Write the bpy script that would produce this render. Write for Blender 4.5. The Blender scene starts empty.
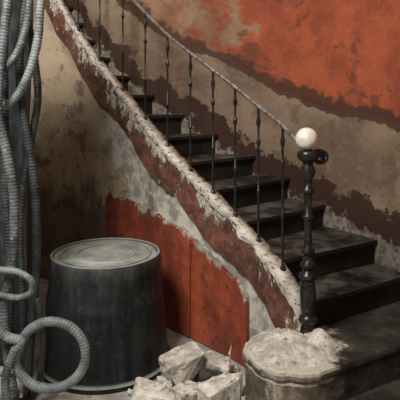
import bpy, bmesh, math, random
from mathutils import Vector, noise, Matrix
random.seed(7)
scene=bpy.context.scene
scene.view_settings.view_transform='Standard'

# ---------------------------------------------------------------- helpers
def link(o,parent=None):
    scene.collection.objects.link(o)
    if parent: o.parent=parent
    return o
def empty(name):
    e=bpy.data.objects.new(name,None); e.empty_display_size=.1
    return link(e)
def mesh_obj(name,verts,faces,mat=None,parent=None,smooth=False,attrs=None):
    me=bpy.data.meshes.new(name); me.from_pydata([tuple(v) for v in verts],[],faces)
    bm=bmesh.new(); bm.from_mesh(me); bmesh.ops.recalc_face_normals(bm,faces=bm.faces); bm.to_mesh(me); bm.free()
    if mat: me.materials.append(mat)
    if smooth:
        for p in me.polygons: p.use_smooth=True
    if attrs:
        for k,vals in attrs.items():
            a=me.attributes.new(k,'FLOAT','POINT'); a.data.foreach_set('value',vals)
    return link(bpy.data.objects.new(name,me),parent)
def bevel(o,w=.005,seg=2):
    m=o.modifiers.new('bev','BEVEL'); m.width=w; m.segments=seg; m.limit_method='ANGLE'
def lerp_tab(tab,x):
    if x<=tab[0][0]: return tab[0][1]
    for a,b in zip(tab,tab[1:]):
        if x<=b[0]: return a[1]+(b[1]-a[1])*(x-a[0])/(b[0]-a[0])
    return tab[-1][1]
def catmull(pts,n=12):
    out=[]; m=len(pts)
    for i in range(m-1):
        p0=pts[max(i-1,0)];p1=pts[i];p2=pts[i+1];p3=pts[min(i+2,m-1)]
        for k in range(n):
            t=k/n
            out.append(tuple(.5*((2*b)+(-a+c)*t+(2*a-5*b+4*c-d)*t*t+(-a+3*b-3*c+d)*t**3) for a,b,c,d in zip(p0,p1,p2,p3)))
    out.append(tuple(pts[-1])); return out
def fbm(p,o=4): return noise.fractal(Vector(p),1.0,2.0,o)

# ---------------------------------------------------------------- materials
class NT:
    def __init__(s,name,rough=.8,metal=0.,spec=.4):
        s.m=bpy.data.materials.new(name); s.m.use_nodes=True
        s.t=s.m.node_tree; s.b=s.t.nodes['Principled BSDF']
        s.b.inputs['Roughness'].default_value=rough; s.b.inputs['Metallic'].default_value=metal
        s.b.inputs['Specular IOR Level'].default_value=spec
        s.tc=s.t.nodes.new('ShaderNodeTexCoord')
    def put(s,sock,v):
        if v is None: return
        if isinstance(v,bpy.types.NodeSocket): s.t.links.new(v,sock)
        else:
            if isinstance(v,(tuple,list)) and len(v)==3 and sock.type=='RGBA': v=(*v,1)
            sock.default_value=v
    def noise(s,scale,detail=6,rough=.6,vec=None,dist=0.,stretch=None,off=None):
        n=s.t.nodes.new('ShaderNodeTexNoise')
        n.inputs['Scale'].default_value=scale;n.inputs['Detail'].default_value=detail
        n.inputs['Roughness'].default_value=rough;n.inputs['Distortion'].default_value=dist
        mp=s.t.nodes.new('ShaderNodeMapping')
        s.t.links.new(vec or s.tc.outputs['Object'],mp.inputs[0])
        if stretch: mp.inputs['Scale'].default_value=stretch
        if off: mp.inputs['Location'].default_value=off
        s.t.links.new(mp.outputs[0],n.inputs['Vector'])
        return n.outputs['Fac']
    def math(s,op,a,b=0.,c=None):
        n=s.t.nodes.new('ShaderNodeMath'); n.operation=op
        s.put(n.inputs[0],a); s.put(n.inputs[1],b)
        if c is not None: s.put(n.inputs[2],c)
        return n.outputs[0]
    def rng(s,v,a,b,lo=0.,hi=1.):
        n=s.t.nodes.new('ShaderNodeMapRange'); n.interpolation_type='SMOOTHSTEP'
        s.put(n.inputs['Value'],v)
        n.inputs['From Min'].default_value=a;n.inputs['From Max'].default_value=b
        n.inputs['To Min'].default_value=lo;n.inputs['To Max'].default_value=hi
        return n.outputs['Result']
    def mix(s,f,a,b):
        n=s.t.nodes.new('ShaderNodeMix'); n.data_type='RGBA'
        s.put(n.inputs[0],f); s.put(n.inputs[6],a); s.put(n.inputs[7],b)
        return n.outputs[2]
    def attr(s,name):
        n=s.t.nodes.new('ShaderNodeAttribute'); n.attribute_name=name; return n.outputs['Fac']
    def xyz(s,which):
        n=s.t.nodes.new('ShaderNodeSeparateXYZ'); s.t.links.new(s.tc.outputs['Object'],n.inputs[0]); return n.outputs[which]
    def nz(s):
        g=s.t.nodes.new('ShaderNodeNewGeometry'); n=s.t.nodes.new('ShaderNodeSeparateXYZ'); s.t.links.new(g.outputs['Normal'],n.inputs[0]); return n.outputs[2]
    def col(s,c): s.put(s.b.inputs['Base Color'],c); return s
    def bump(s,h,strength=.4,dist=.02):
        n=s.t.nodes.new('ShaderNodeBump'); n.inputs['Strength'].default_value=strength;n.inputs['Distance'].default_value=dist
        s.put(n.inputs['Height'],h); s.t.links.new(n.outputs[0],s.b.inputs['Normal'])
        return s

def mat_outer():
    n=NT('outer_wall_paint',.85)
    hA=n.attr('hA'); hB=n.attr('hB'); x=n.xyz(0)
    big=n.noise(1.5,5,.55,off=(3,1,0)); mid=n.noise(4.5,8,.65); fine=n.noise(22,8,.7)
    red=n.mix(n.rng(mid,.35,.68),(.36,.085,.035),(.22,.05,.026))
    red=n.mix(n.rng(fine,.55,.72,0,.5),red,(.42,.17,.09))
    red=n.mix(n.rng(n.noise(3.5,9,.72,off=(6,2,9)),.55,.61,0,.75),red,(.12,.04,.025))
    beige=n.mix(n.rng(mid,.35,.65),(.27,.185,.115),(.16,.08,.05))
    beige=n.mix(n.rng(fine,.46,.62,0,.6),beige,(.25,.075,.04))
    w=n.math('ADD',n.math('MULTIPLY',x,.42),n.math('MULTIPLY',big,1.0))
    w=n.math('ADD',w,n.math('MULTIPLY',mid,1.1))
    upper=n.mix(n.rng(w,1.06,1.16),beige,red)
    lower=n.mix(n.rng(big,.38,.62),(.25,.185,.13),(.14,.098,.068))
    lower=n.mix(n.rng(fine,.5,.75,0,.6),lower,(.32,.25,.175))
    lower=n.mix(n.rng(n.noise(3.2,7,.7,off=(1,8,4)),.53,.62,0,.6),lower,(.10,.06,.042))
    jA=n.math('ADD',hA,n.math('MULTIPLY',n.math('SUBTRACT',mid,.5),.22))
    c=n.mix(n.rng(jA,-.01,.01),lower,upper)
    jj=n.math('ADD',jA,n.math('MULTIPLY',n.math('SUBTRACT',n.noise(4,7,.65,off=(9,9,0)),.5),.5))
    band=n.math('MULTIPLY',n.rng(jA,-.05,-.035),n.rng(jj,.10,.05))
    c=n.mix(n.math('MULTIPLY',band,.9),c,(.055,.024,.016))
    jB=n.math('ADD',hB,n.math('MULTIPLY',n.math('SUBTRACT',n.noise(4,8,.7,off=(7,0,2)),.5),.7))
    c=n.mix(n.rng(jB,.05,.02),c,(.045,.02,.014))
    grey=n.mix(n.rng(fine,.4,.65),(.27,.245,.21),(.09,.075,.06))
    c=n.mix(n.rng(jB,-.15,-.19),c,grey)
    n.col(c).bump(n.math('ADD',mid,n.math('MULTIPLY',fine,.5)),.6,.02)
    return n.m
def mat_under():
    n=NT('under_stair_plaster',.85)
    h=n.attr('hS'); x=n.xyz(0); z=n.xyz(2)
    big=n.noise(2.2,6,.6); mid=n.noise(6,8,.7,off=(2,5,1)); fine=n.noise(25,6,.7)
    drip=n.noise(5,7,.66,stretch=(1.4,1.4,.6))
    c=n.mix(n.rng(big,.42,.62),(.54,.44,.32),(.33,.26,.19))
    c=n.mix(n.rng(mid,.53,.61,0,.75),c,(.16,.12,.09))
    c=n.mix(n.rng(fine,.56,.68,0,.5),c,(.62,.54,.43))
    jshade=n.math('ADD',z,n.math('MULTIPLY',drip,1.2))
    c=n.mix(n.rng(jshade,1.65,1.3,0,.7),c,(.10,.08,.065))  # darker low down: tub's shadow painted into the plaster colour, along with stain
    j=n.math('ADD',h,n.math('MULTIPLY',n.math('SUBTRACT',drip,.5),1.6))
    pm=n.math('MULTIPLY',n.rng(j,-.74,-.69),n.rng(x,-1.0,-.65))
    c=n.mix(n.math('MULTIPLY',pm,.95),c,n.mix(n.rng(mid,.42,.58),(.60,.59,.54),(.29,.28,.26)))
    n.col(c).bump(n.math('ADD',mid,n.math('MULTIPLY',pm,.6)),.7,.02)
    return n.m
def mat_string():
    n=NT('stringer_peeling_paint',.7)
    h=n.attr('hS')
    mid=n.noise(7,8,.7); drip=n.noise(4.5,9,.72,stretch=(1.2,1.2,.7)); fine=n.noise(30,6,.7)
    c=n.mix(n.rng(mid,.4,.62),(.17,.068,.046),(.068,.033,.026))
    c=n.mix(n.rng(fine,.56,.68,0,.6),c,(.33,.22,.165))
    j=n.math('ADD',h,n.math('MULTIPLY',n.math('SUBTRACT',drip,.5),1.4))
    pm=n.rng(j,-.09,-.06)
    c=n.mix(pm,c,n.mix(n.rng(fine,.4,.62),(.56,.54,.49),(.24,.215,.19)))
    n.col(c).bump(n.math('ADD',mid,pm),.7,.015)
    return n.m
def mat_board():
    n=NT('red_board_paint',.65)
    h=n.attr('hT'); f=n.noise(4,6,.65,stretch=(1,1,.5)); g=n.noise(13,7,.7,off=(4,4,4)); d=n.noise(6,8,.7,off=(2,1,5),stretch=(1,1,.6))
    c=n.mix(n.rng(f,.38,.64),(.38,.082,.036),(.18,.042,.024))
    c=n.mix(n.rng(g,.54,.66),c,(.09,.03,.02))
    c=n.mix(n.rng(n.noise(20,7,.7),.60,.68,0,.6),c,(.42,.18,.11))
    j=n.math('ADD',h,n.math('MULTIPLY',n.math('SUBTRACT',d,.5),.42))
    c=n.mix(n.rng(j,-.03,-.005),c,n.mix(n.rng(g,.4,.6),(.46,.44,.40),(.24,.22,.20)))
    n.col(c).bump(n.math('ADD',f,g),.6,.012); return n.m
def mat_simple(name,a,b,scale=8,rough=.8,metal=0,bump=.3,detail=6,hi=None,stretch=None,bd=.01,th=(.6,.68)):
    n=NT(name,rough,metal)
    f=n.noise(scale,detail,.65,stretch=stretch)
    c=n.mix(n.rng(f,.38,.64),a,b)
    if hi: c=n.mix(n.rng(n.noise(scale*3.3,6,.7,off=(4,4,4)),th[0],th[1]),c,hi)
    n.col(c).bump(f,bump,bd); return n.m
def mat_dusty(name,base1,base2,dust,t0=.2,t1=.9,amt=1.,rough=.8,scale=7,thr=(.45,.6)):
    n=NT(name,rough,0,.25)
    f=n.noise(scale,8,.65); g=n.noise(scale*1.6,7,.7,off=(1,2,3))
    c=n.mix(n.rng(f,.38,.62),base1,base2)
    up=n.math('MULTIPLY',n.rng(n.nz(),t0,t1),n.rng(g,thr[0],thr[1]))
    c=n.mix(n.math('MULTIPLY',up,amt),c,dust)
    n.col(c).bump(g,.3,.01); return n.m
def mat_plinth():
    n=NT('curtail_step_stone',.8,0,.25); x=n.xyz(0)
    f=n.noise(6,8,.65); g=n.noise(16,6,.7,off=(1,2,3))
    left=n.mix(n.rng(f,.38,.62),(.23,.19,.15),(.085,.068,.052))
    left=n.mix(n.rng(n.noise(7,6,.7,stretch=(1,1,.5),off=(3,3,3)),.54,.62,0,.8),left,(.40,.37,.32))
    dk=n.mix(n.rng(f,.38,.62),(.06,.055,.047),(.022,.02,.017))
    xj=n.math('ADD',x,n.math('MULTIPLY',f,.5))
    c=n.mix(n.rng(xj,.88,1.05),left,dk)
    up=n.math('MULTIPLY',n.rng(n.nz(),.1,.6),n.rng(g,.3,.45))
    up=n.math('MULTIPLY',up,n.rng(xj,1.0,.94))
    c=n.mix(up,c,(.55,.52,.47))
    n.col(c).bump(g,.8,.025); return n.m

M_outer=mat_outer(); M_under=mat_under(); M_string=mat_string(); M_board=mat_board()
M_tread=mat_dusty('tread_grimy_stone',(.027,.025,.022),(.011,.010,.009),(.130,.122,.108),.3,.9,.85,.6,3,(.39,.66))
M_plinth=mat_plinth()
M_lime=mat_simple('lime_dust',(.66,.64,.59),(.38,.355,.315),11,.95,0,.9,hi=(.24,.20,.165),th=(.55,.64))
M_cap=mat_simple('crumbling_lime_edge',(.64,.62,.57),(.36,.335,.30),9,.9,0,.8,hi=(.15,.095,.07),th=(.54,.61))
M_iron=mat_simple('black_iron',(.014,.014,.013),(.04,.038,.035),30,.3,.4,.15,hi=(.22,.21,.19))
M_rail=mat_simple('handrail_worn_iron',(.38,.37,.35),(.15,.145,.14),25,.35,.6,.1)
M_block=mat_simple('broken_plaster',(.74,.72,.66),(.40,.375,.33),9,.9,0,.8,hi=(.22,.195,.17),th=(.55,.64))
M_ball=mat_simple('white_glazed_ball',(.82,.80,.74),(.55,.52,.45),10,.35,0,.2)
M_hose=mat_simple('grey_hose',(.14,.17,.175),(.045,.056,.06),9,.5,0,.2,hi=(.29,.32,.32),th=(.55,.68))
M_hose2=mat_simple('dark_hose',(.05,.06,.064),(.018,.023,.026),12,.5,0,.2,hi=(.15,.165,.17))
M_hose3=mat_simple('pale_hose',(.22,.26,.265),(.09,.11,.115),9,.5,0,.2,hi=(.38,.42,.42))
M_cloth=mat_simple('dark_drape',(.05,.062,.07),(.013,.017,.02),6,.9,0,.2)
M_floor=(lambda n:(n.col(n.mix(n.rng(n.noise(14,8,.7),.5,.66,0,.8),n.mix(n.rng(n.noise(3,8,.65),.38,.62),(.50,.495,.47),(.26,.25,.23)),(.66,.65,.61))).bump(n.noise(20,8,.7),.7,.02),n.m)[1])(NT('dusty_floor',.85))
M_ceil=mat_simple('ceiling_plaster',(.3,.27,.23),(.2,.17,.14),3)
M_wall=mat_simple('side_wall_plaster',(.28,.24,.19),(.15,.12,.1),3)
M_dark=mat_simple('charred_scrap',(.03,.03,.03),(.07,.065,.06),15,.5)

# ---------------------------------------------------------------- stair path
TAB=[(.592,2.85,.47),(.535,2.93,.60),(.469,3.05,.70),(.350,3.25,.81),(.217,3.42,.935),(.069,3.58,1.06),(-.087,3.75,1.19),
     (-.266,3.95,1.35),(-.455,4.15,1.55),(-.669,4.35,1.79),(-.901,4.55,2.05),(-1.085,4.70,2.28),(-1.306,4.85,2.61),(-1.538,4.97,3.05),
     (-1.9,5.07,3.6),(-2.35,5.1,4.25)]
SM=catmull(TAB,12)
S=[0.]
for a,b in zip(SM,SM[1:]): S.append(S[-1]+math.hypot(b[0]-a[0],b[1]-a[1]))
NR=[]
for i in range(len(SM)):
    a=SM[max(i-9,0)];b=SM[min(i+9,len(SM)-1)]
    t=Vector((b[0]-a[0],b[1]-a[1])).normalized(); NR.append(Vector((t.y,-t.x)))
def at(s):
    if s<=0: i,t=0,0.
    elif s>=S[-1]: i,t=len(S)-2,1.
    else:
        i=0
        while S[i+1]<s: i+=1
        t=(s-S[i])/(S[i+1]-S[i])
    a,b=SM[i],SM[i+1]
    n=(NR[i]*(1-t)+NR[i+1]*t).normalized()
    return a[0]+(b[0]-a[0])*t,a[1]+(b[1]-a[1])*t,a[2]+(b[2]-a[2])*t,n
def s_of_z(z):
    lo,hi=0,S[-1]
    for _ in range(40):
        m=(lo+hi)/2
        if at(m)[2]<z: lo=m
        else: hi=m
    return lo
def s_of_x(x):
    lo,hi=0,S[-1]
    for _ in range(40):
        m=(lo+hi)/2
        if at(m)[0]>x: lo=m
        else: hi=m
    return lo
# flight narrows towards the top where the outer wall closes in (indexed by inner string x)
WT=[(-1.1,.16),(-.90,.21),(-.669,.33),(-.455,.54),(-.266,.76),(-.087,.90),(.07,.95)]
def wid(x): return lerp_tab(WT,x)
def ribbon(name,s0,s1,o0,o1,zlo,zhi,mat,parent,ns=120,nz=1,wob=0.,smooth=False,fq=6):
    V=[];A=[];T=[];F=[]
    prof_n=2*(nz+1)
    for i in range(ns+1):
        s=s0+(s1-s0)*i/ns; x,y,zs,n=at(s); a=zlo(s,zs); b=zhi(s,zs)
        oo0=o0(s) if callable(o0) else o0
        for side,o in ((0,oo0),(1,o1)):
            rg=range(nz+1) if side==0 else range(nz,-1,-1)
            for k in rg:
                z=a+(b-a)*k/nz
                w=wob*fbm((x*fq,y*fq,z*fq+side*3)) if wob else 0
                oo=o+(w if side==0 else 0)
                V.append((x+n.x*oo,y+n.y*oo,z+(w*.8 if k==nz else 0))); A.append(z-zs); T.append(z-b)
    for i in range(ns):
        for k in range(prof_n):
            k2=(k+1)%prof_n
            F.append((i*prof_n+k,i*prof_n+k2,(i+1)*prof_n+k2,(i+1)*prof_n+k))
    F.append(tuple(range(prof_n))); F.append(tuple(ns*prof_n+k for k in range(prof_n)))
    return mesh_obj(name,V,F,mat,parent,smooth,{'hS':A,'hT':T})

stairs=empty('staircase')
SE=S[-1]
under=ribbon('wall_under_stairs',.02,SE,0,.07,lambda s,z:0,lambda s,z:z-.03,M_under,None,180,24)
ribbon('stringer_face',.0,SE,-.030,-.001,lambda s,z:max(.30,z-.30-.03*math.sin(s*9)+.03*fbm((s*7,1,0))),lambda s,z:z-.005,M_string,stairs,260,12,.012,fq=9)
def crust(s): return max(0.,1-s/2.2)
ribbon('stringer_cap',.03,SE,lambda s:-.034-.005*crust(s),.060,lambda s,z:z-.032-.012*crust(s)+(.035+.01*crust(s))*fbm((s*8,0,0)),lambda s,z:z+.005,M_cap,stairs,320,4,.015,True,10)

def joinprisms(name,parts,mat,parent,bw=.006):
    V=[];F=[]
    for poly,z0,z1 in parts:
        n=len(poly);b=len(V)
        V+=[(p[0],p[1],z0) for p in poly]+[(p[0],p[1],z1) for p in poly]
        F+=[tuple(b+i for i in range(n)),tuple(b+n+i for i in range(n))]+[(b+i,b+(i+1)%n,b+n+(i+1)%n,b+n+i) for i in range(n)]
    o=mesh_obj(name,V,F,mat,parent); bevel(o,bw,2); return o
RISE=.17
i=3; z=.555
while True:
    sa=s_of_z(z+.03); sb=s_of_z(z+.03+RISE)
    if sb>=SE-.02: break
    def pt(s,o,fw=0.):
        x,y,_,n=at(s); t=Vector((n.y,-n.x))
        if o is None: o=wid(x)+.012
        return (x+n.x*o+t.x*fw,y+n.y*o+t.y*fw)
    sm=(sa+sb)/2; ex=.03
    body=[pt(sa,.065),pt(sa,None),pt(sm,None),pt(sb,None,-ex),pt(sb,.065,-ex),pt(sm,.065)]
    slab=[pt(sa,.062,.028),pt(sa,None,.028),pt(sm,None),pt(sb,None,-ex),pt(sb,.062,-ex),pt(sm,.062)]
    joinprisms('step_%02d'%i,[(body,max(0.,z-.42),z-.032),(slab,z-.032,z)],M_tread,stairs)
    i+=1; z+=RISE
def arc(c,r,a0,a1,n=36,rough=0.):
    return [(c[0]+(r+rough*fbm((k*.35,c[0]*9,0)))*math.cos(math.radians(a0+(a1-a0)*k/n)),c[1]+(r+rough*fbm((k*.35,c[0]*9,0)))*math.sin(math.radians(a0+(a1-a0)*k/n))) for k in range(n+1)]
C=(.49,2.75)
def bull(c,r,L,rough=0.):
    p=arc(c,r,-60,-238,36,rough); e=(c[0]+r*.5+L*.86,c[1]-r*.86+L*.5)
    return p+[(.62,3.12),(1.2,3.6),(1.48,3.42),e] if r<.31 else p+[(.7,3.0),(1.45,3.2),e]
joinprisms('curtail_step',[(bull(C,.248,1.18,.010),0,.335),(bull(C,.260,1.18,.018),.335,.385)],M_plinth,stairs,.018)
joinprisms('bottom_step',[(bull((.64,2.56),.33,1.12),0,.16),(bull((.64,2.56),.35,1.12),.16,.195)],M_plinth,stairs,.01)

# lime heap around newel
V=[];F=[];nr,na=30,110
for r in range(nr+1):
    for a in range(na):
        t=r/nr; th=2*math.pi*a/na
        e=fbm((math.cos(th)*1.5,math.sin(th)*1.5,2))
        rr=t*(1+.14*e)
        x=.49+.245*rr*math.cos(th); y=2.76+.215*rr*math.sin(th)
        h=.060*(1-t*t)+.030*(1-t)*fbm((x*11,y*11,0))+.008*(1-t**4)*fbm((x*40,y*40,3))
        h+=.050*math.exp(-((x-.655)**2+(y-2.80)**2)/.0035)
        V.append((x,y,.383+max(0.,h)))
for r in range(nr):
    for a in range(na):
        a2=(a+1)%na; F.append((r*na+a,r*na+a2,(r+1)*na+a2,(r+1)*na+a))
mesh_obj('plaster_dust_heap',V,F,M_lime,None,True)

# ---------------------------------------------------------------- outer wall
zA=[(-2.4,4.4),(-1.2,3.1),(-.70,2.57),(-.40,2.35),(-.045,2.16),(.274,2.02),(.76,1.74),(1.09,1.61),(1.33,1.535),(1.85,1.42)]
zB=[(-2.4,4.0),(-1.2,2.65),(-.70,2.15),(-.40,1.86),(-.045,1.66),(.274,1.42),(.76,1.106),(1.09,.976),(1.33,.873),(1.85,.62)]
op=[(1.9,-.5),(1.9,1.0),(1.9,2.0),(1.88,2.6),(1.74,2.98),(1.55,3.25)]
for k in range(0,len(SM),10):
    w_=wid(SM[k][0]); op.append((SM[k][0]+NR[k].x*w_,SM[k][1]+NR[k].y*w_))
op.append((SM[-1][0]-.1,SM[-1][1]+.16))
op=catmull(op,6)
V=[];F=[];hA=[];hB=[];nz=70;ZT=5.0
for (x,y) in op:
    for k in range(nz+1):
        zz=ZT*k/nz; V.append((x,y,zz)); hA.append(zz-lerp_tab(zA,x)); hB.append(zz-lerp_tab(zB,x))
for i2 in range(len(op)-1):
    for k in range(nz): F.append((i2*(nz+1)+k,(i2+1)*(nz+1)+k,(i2+1)*(nz+1)+k+1,i2*(nz+1)+k+1))
ow=mesh_obj('wall_right',V,F,M_outer,None,True,{'hA':hA,'hB':hB})

# shell
def box(name,a,b,mat,parent=None,bw=0):
    V=[(x,y,z) for x in (a[0],b[0]) for y in (a[1],b[1]) for z in (a[2],b[2])]
    F=[(0,1,3,2),(4,6,7,5),(0,4,5,1),(2,3,7,6),(0,2,6,4),(1,5,7,3)]
    o=mesh_obj(name,V,F,mat,parent)
    if bw: bevel(o,bw)
    return o
box('floor',(-2.6,-1.0,-.1),(2.1,6.3,0),M_floor)
box('ceiling',(-2.6,-1.0,5.0),(2.1,6.3,5.1),M_ceil)
box('wall_left',(-2.5,1.6,0),(-2.38,6.3,5.0),M_wall)

# ---------------------------------------------------------------- red boards under stair
boards=empty('red_board_panelling')
topB=[(-.79,.92),(-.39,.85),(-.05,.74),(.186,.585),(.318,.46)]
cuts=[-.79,-.30,-.05,.186,.318]
for k in range(len(cuts)-1):
    sb=s_of_x(cuts[k])-.005; sa=s_of_x(cuts[k+1])+.005
    ribbon('board_%d'%(k+1),sa,sb,-.022-.008*(k%2),-.002,lambda s,z:.01,lambda s,z:lerp_tab(topB,at(s)[0])+.03*fbm((s*9,3,1)),M_board,boards,30,20,.006)

# ---------------------------------------------------------------- tubes
def tube(name,pts,r,mat,parent=None,ribs=0.,amp=.12,seg=12,step=None,samp=10,flat=1.):
    P=[Vector(p) for p in catmull(pts,samp)]
    L=[0.]
    for a,b in zip(P,P[1:]): L.append(L[-1]+(b-a).length)
    step=step or (ribs/6 if ribs else .02)
    n=max(2,int(L[-1]/step)); Q=[];j=0
    for i in range(n+1):
        s=L[-1]*i/n
        while j<len(L)-2 and L[j+1]<s: j+=1
        Q.append(P[j].lerp(P[j+1],min(1,(s-L[j])/max(1e-9,L[j+1]-L[j]))))
    V=[];F=[];up=None
    for i in range(n+1):
        t=(Q[min(i+1,n)]-Q[max(i-1,0)]).normalized()
        if up is None:
            up=t.orthogonal().normalized() if abs(t.z)>.9 else (Vector((0,0,1))-t*t.z).normalized()
        up=(up-t*up.dot(t)).normalized(); sd=t.cross(up)
        rr=r
        if ribs: rr=r*(1+amp*abs(math.sin(math.pi*L[-1]*i/n/ribs))**.6-amp)
        for k in range(seg):
            a=2*math.pi*k/seg; V.append(Q[i]+up*math.cos(a)*rr*flat+sd*math.sin(a)*rr)
    for i in range(n):
        for k in range(seg):
            k2=(k+1)%seg; F.append((i*seg+k,i*seg+k2,(i+1)*seg+k2,(i+1)*seg+k))
    F.append(tuple(range(seg))); F.append(tuple(n*seg+k for k in range(seg)))
    return mesh_obj(name,V,F,mat,parent,True)
def lathe(name,prof,mat,parent=None,seg=24,loc=(0,0,0),sm=True):
    V=[];F=[]
    for r,z in prof:
        for k in range(seg):
            a=2*math.pi*k/seg; V.append((loc[0]+r*math.cos(a),loc[1]+r*math.sin(a),loc[2]+z))
    n=len(prof)
    for i in range(n-1):
        for k in range(seg):
            k2=(k+1)%seg; F.append((i*seg+k,i*seg+k2,(i+1)*seg+k2,(i+1)*seg+k))
    F.append(tuple(range(seg)));F.append(tuple((n-1)*seg+k for k in range(seg)))
    o=mesh_obj(name,V,F,mat,parent,sm)
    if sm:
        m=o.modifiers.new('es','EDGE_SPLIT'); m.split_angle=math.radians(50)
    return o

# ---------------------------------------------------------------- railing
rail=empty('stair_railing')
RH=.85
pts=[]
s=SE
while s>.09:
    x,y,zz,n=at(s); pts.append((x+n.x*.02,y+n.y*.02,zz+RH)); s-=.09
pts+=[(.535,2.915,1.48),(.550,2.893,1.468)]
tube('handrail',pts,.017,M_rail,rail,seg=10,flat=.75)
bx=[.469,.350,.217,.075,-.084,-.262,-.452,-.660,-.892,-1.12,-1.34,-1.56,-1.80,-2.05]
for k,xx in enumerate(bx):
    s=s_of_x(xx); x,y,zz,n=at(s); h=RH
    prof=[(.018,0),(.018,.012),(.011,.02),(.0075,.05),(.0075,.30),(.012,.305),(.012,.32),(.0075,.325),(.007,h-.25),(.012,h-.24),(.015,h-.225),(.012,h-.21),(.007,h-.20),(.007,h-.13),(.011,h-.12),(.015,h-.095),(.009,h-.06),(.008,h-.02),(.012,h-.01),(.012,h)]
    lathe('baluster_%02d'%(k+1),prof,M_iron,rail,10,(x+n.x*.02,y+n.y*.02,zz+.0))
newel=empty('newel_post')
prof=[(.0,0),(.056,0),(.056,.035),(.044,.045),(.036,.09),(.050,.105),(.052,.115),(.050,.125),(.036,.14),(.040,.17),(.045,.25),(.040,.31),(.031,.33),(.048,.342),(.050,.352),(.048,.362),(.031,.375),(.028,.39),(.043,.405),(.043,.418),(.027,.432),
      (.025,.47),(.039,.480),(.039,.494),(.024,.51),(.021,.56),(.021,.64),(.021,.66),(.030,.668),(.030,.682),(.021,.69),(.021,.80),(.036,.812),(.036,.828),(.023,.84),(.023,.88),(.036,.90),(.044,.93),(.028,.955),(.028,.975),(.050,.985),(.050,1.005),(.036,1.012),(.022,1.02),(.022,1.045),(.0,1.05)]
lathe('newel_shaft',prof,M_iron,newel,28,(.592,2.85,.386))
prof=[(.0,-.062)]+[(.062*math.sin(math.pi*k/20),-.062*math.cos(math.pi*k/20)) for k in range(1,20)]+[(.0,.062)]
lathe('ball_finial',prof,M_ball,newel,32,(.585,2.85,1.487))
sp=[]
for k in range(26):
    a=math.radians(150-k*22); r=.052*(1-k/34)
    sp.append((.655+r*math.cos(a),2.85+.35*r*math.cos(a),1.385+r*math.sin(a)*.75))
tube('scroll_bracket',[(.57,2.86,1.40)]+sp[1:],.0125,M_iron,newel,seg=8,step=.008,samp=4)
lathe('collar',[(.0,-.022),(.055,-.022),(.06,-.01),(.06,.01),(.05,.022),(.0,.022)],M_iron,newel,24,(.592,2.85,1.40))

# ---------------------------------------------------------------- upturned tub
def mat_tub():
    n=NT('tub_painted_zinc',.5,.0,.3)
    z=n.xyz(2); st=n.noise(9,6,.65,stretch=(1,1,.12)); f=n.noise(18,8,.7)
    c=n.mix(n.rng(st,.35,.65),(.006,.0075,.0085),(.020,.026,.028))
    c=n.mix(n.rng(f,.54,.68,0,.45),c,(.055,.064,.062))
    j=n.math('ADD',z,n.math('MULTIPLY',n.math('SUBTRACT',n.noise(9,8,.7,stretch=(1,1,.4),off=(5,0,0)),.5),.8))
    c=n.mix(n.rng(j,.50,.85,0,.55),c,(.13,.15,.145))
    top=n.mix(n.rng(n.noise(7,8,.65),.36,.64),(.37,.41,.38),(.22,.255,.235))
    top=n.mix(n.rng(f,.55,.66,0,.5),top,(.14,.16,.15))
    c=n.mix(n.rng(n.nz(),.5,.85),c,top)
    n.col(c).bump(n.math('ADD',st,f),.3,.012); return n.m
M_tub=mat_tub()
tub=empty('upturned_tub')
prof=[(.395,0),(.425,0),(.431,.012),(.431,.030),(.418,.040),(.409,.055),(.401,.12),(.378,.42),(.378,.43),(.376,.445),(.370,.455),(.357,.60),(.360,.61),(.362,.62),(.358,.69),(.352,.702),(.342,.704),(.335,.698),(.331,.690),
      (.30,.690),(.295,.696),(.285,.696),(.28,.690),(.20,.691),(.195,.697),(.185,.697),(.18,.691),(.0,.693)]
lathe('tub_body',prof,M_tub,tub,72,(-.618,3.42,0))

# ---------------------------------------------------------------- hoses
hoses=empty('corrugated_hoses')
def hz(p,y): return [(a,y+dy,c) for a,dy,c in p]
RB=.018
A=[(-.83,.05,2.64),(-.87,0,2.24),(-.885,0,2.04),(-.93,-.02,1.84),(-1.02,0,1.70),(-1.14,0,1.64),(-1.3,0,1.6),(-1.5,.02,1.7)]
tube('hose_1',hz(A,2.84),.024,M_hose3,hoses,RB)
A2=[(-.88,.05,2.64),(-.915,0,2.26),(-.94,0,2.08),(-1.0,-.02,1.92),(-1.12,0,1.83),(-1.3,0,1.84)]
tube('hose_2',hz(A2,2.80),.020,M_hose,hoses,RB)
B=[(-1.0,.05,2.64),(-1.03,0,2.2),(-1.06,-.03,1.85),(-1.06,-.05,1.62),(-1.01,-.05,1.40),(-.975,-.05,1.15),(-.985,-.05,.85),(-1.03,-.05,.6),(-1.0,-.05,.3),(-.98,-.02,.06),(-1.05,.05,.03)]
tube('hose_3',hz(B,2.78),.026,M_hose,hoses,RB)
Cc=[(-.93,.08,2.64),(-.975,0,2.2),(-1.0,.0,1.9),(-.985,.03,1.6),(-.935,.03,1.3),(-.915,.03,1.0),(-.92,.03,.7),(-.945,.03,.4),(-.97,.03,.03)]
tube('hose_4',hz(Cc,2.88),.024,M_hose2,hoses,RB)
D=[(-1.08,.05,2.64),(-1.10,0,2.1),(-1.10,0,1.6),(-1.09,0,1.2),(-1.07,0,.8),(-1.075,0,.4),(-1.08,0,.03)]
tube('hose_5',hz(D,2.92),.027,M_hose2,hoses,RB)
D2=[(-.97,.05,2.64),(-1.0,0,2.3),(-.95,0,1.95),(-.93,0,1.7),(-.98,0,1.4),(-1.03,0,1.0),(-1.02,0,.6),(-.99,0,.04)]
tube('hose_6',hz(D2,2.98),.022,M_hose2,hoses,RB)
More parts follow.
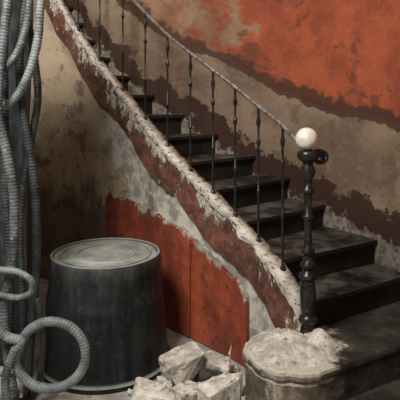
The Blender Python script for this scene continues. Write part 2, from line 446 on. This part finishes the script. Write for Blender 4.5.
E=[(-1.2,0,.86),(-1.05,-.02,.83),(-.93,-.04,.82),(-.865,-.03,.77),(-.88,0,.70),(-.95,0,.675),(-1.05,0,.69),(-1.2,0,.72)]
tube('hose_7',hz(E,2.70),.017,M_hose3,hoses,.015)
big=[(-1.2,0.06,.34),(-1.10,.03,.29),(-1.03,0,.28)]
for k in range(0,23):
    a=math.radians(205-k*19); big.append((-.765+.175*math.cos(a),-.01*k*.35,.385+.165*math.sin(a)))
big+= [(-.98,-.08,.50),(-1.10,-.07,.59),(-1.2,-.06,.64)]
tube('hose_8',hz(big,2.72),.025,M_hose3,hoses,.016,samp=6)
G=[(-.93,0,.45),(-.98,0,.3),(-.96,0,.14),(-.88,0,.05),(-.80,0,.03),(-.70,-.05,.028),(-.60,-.12,.028)]
tube('hose_9',hz(G,2.62),.022,M_hose,hoses,.016)
G2=[(-.90,.0,.60),(-.87,0,.4),(-.88,0,.2),(-.93,0,.05),(-1.05,0,.03)]
tube('hose_10',hz(G2,2.88),.018,M_hose2,hoses,.016)
def drape(name,x0,x1,y,z0,z1,amp,freq,mat,ph=0):
    V=[];F=[];nx,nz=110,40
    for i in range(nx+1):
        t=i/nx
        for k in range(nz+1):
            q=k/nz; zz=z0+(z1-z0)*q
            x=x0+(x1-x0)*t+.02*math.sin(q*5+t*3)
            V.append((x,y+amp*math.sin(t*freq+ph+.6*math.sin(q*3))*(.6+.4*(1-q))+.02*fbm((x*5,0,zz*2)),zz))
    for i in range(nx):
        for k in range(nz): F.append((i*(nz+1)+k,(i+1)*(nz+1)+k,(i+1)*(nz+1)+k+1,i*(nz+1)+k+1))
    o=mesh_obj(name,V,F,mat,None,True); m=o.modifiers.new('so','SOLIDIFY'); m.thickness=.006; return o
drape('dark_curtain',-2.2,-1.03,3.20,.02,2.66,.045,48,M_cloth)
tube('curtain_pole',[(-2.38,3.1,2.69),(-1.6,3.08,2.69),(-.75,3.06,2.69)],.022,M_iron,None,seg=12)

# ---------------------------------------------------------------- rubble
def chunk(name,c,size,rot,seed,mat=M_block,bv=.006,lump=.014):
    rnd=random.Random(seed); bm=bmesh.new()
    for sx in (-1,1):
        for sy in (-1,1):
            for sz in (-1,1):
                k=rnd.choice([1,2,3])
                for _ in range(k):
                    bm.verts.new((sx*size[0]/2*rnd.uniform(.45,1.08),sy*size[1]/2*rnd.uniform(.45,1.08),sz*size[2]/2*rnd.uniform(.55,1.08)))
    r=bmesh.ops.convex_hull(bm,input=bm.verts)
    bmesh.ops.delete(bm,geom=[g for g in r['geom_interior'] if isinstance(g,bmesh.types.BMVert)],context='VERTS')
    if bv:
        bmesh.ops.bevel(bm,geom=list(bm.edges),offset=bv,segments=1,affect='EDGES')
        bmesh.ops.triangulate(bm,faces=bm.faces)
        bmesh.ops.subdivide_edges(bm,edges=[e for e in bm.edges if e.calc_length()>.03],cuts=3,use_grid_fill=True)
    M=Matrix.Rotation(math.radians(rot[2]),4,'Z')@Matrix.Rotation(math.radians(rot[1]),4,'Y')@Matrix.Rotation(math.radians(rot[0]),4,'X')
    for v in bm.verts:
        if bv: v.co+=v.co.normalized()*lump*fbm(v.co*20+Vector((seed,0,0)))
        v.co=M@v.co
    mz=min(v.co.z for v in bm.verts)
    for v in bm.verts: v.co+=Vector((c[0],c[1],c[2]-mz))
    me=bpy.data.meshes.new(name); bm.to_mesh(me); bm.free(); me.materials.append(mat)
    return me
CH=[((-.105,3.13,.0),(.24,.18,.17),(8,-16,25),41),((-.265,2.92,.0),(.26,.16,.10),(4,6,-10),42),((.10,3.17,.0),(.18,.13,.11),(15,20,-20),43),
    ((.10,2.75,.0),(.23,.17,.22),(6,-10,28),34),((-.075,2.85,.0),(.19,.14,.12),(10,14,50),45),((.185,2.985,.0),(.12,.10,.11),(25,10,20),36)]
for c in CH: link(bpy.data.objects.new('plaster_chunk',chunk('plaster_chunk',*c)))
bmj=bmesh.new()
for k in range(340):
    x=random.gauss(0.0,.22); y=random.uniform(2.80,3.26)
    if x>.20 or x<-.42 or (x+.618)**2+(y-3.42)**2<.48**2: continue
    if any(math.hypot(x-c[0][0],y-c[0][1])<.115 for c in CH) or math.hypot(x-.06,y-2.97)<.08: continue
    sz=random.uniform(.010,.06)
    me=chunk('tmp',(x,y,0),(sz*1.4,sz,sz*.7),(random.uniform(0,30),random.uniform(0,30),random.uniform(0,180)),100+k,bv=0)
    bmj.from_mesh(me); bpy.data.meshes.remove(me)
me=bpy.data.meshes.new('rubble_fragments'); bmj.to_mesh(me); bmj.free(); me.materials.append(M_block)
link(bpy.data.objects.new('rubble_fragments',me))
link(bpy.data.objects.new('charred_brick',chunk('charred_brick',(.06,2.97,.0),(.14,.09,.14),(20,10,30),21,mat=M_dark)))

# ---------------------------------------------------------------- light
def area(name,loc,tgt,size,e,col):
    l=bpy.data.lights.new(name,'AREA'); l.size=size; l.energy=e; l.color=col
    o=link(bpy.data.objects.new(name,l)); o.location=loc
    o.rotation_euler=(Vector(tgt)-Vector(loc)).to_track_quat('-Z','Y').to_euler(); return o
area('window_light',(-1.5,.6,4.1),(-.3,3.8,.9),1.1,220,(1,.925,.82))
area('stairwell_light',(-.5,3.6,4.85),(.8,4.2,1.2),.8,8,(1,.9,.78))
w=bpy.data.worlds.new('world'); scene.world=w; w.use_nodes=True
w.node_tree.nodes['Background'].inputs[0].default_value=(.93,.92,.90,1)
w.node_tree.nodes['Background'].inputs[1].default_value=.14

# ---------------------------------------------------------------- camera (level, rise/fall lens shift)
cam=bpy.data.cameras.new('camera'); co=link(bpy.data.objects.new('camera',cam))
co.location=(0,0,1.7); co.rotation_euler=(math.radians(90),0,0)
cam.sensor_width=36; cam.lens=46.8; cam.shift_y=-.25
scene.camera=co
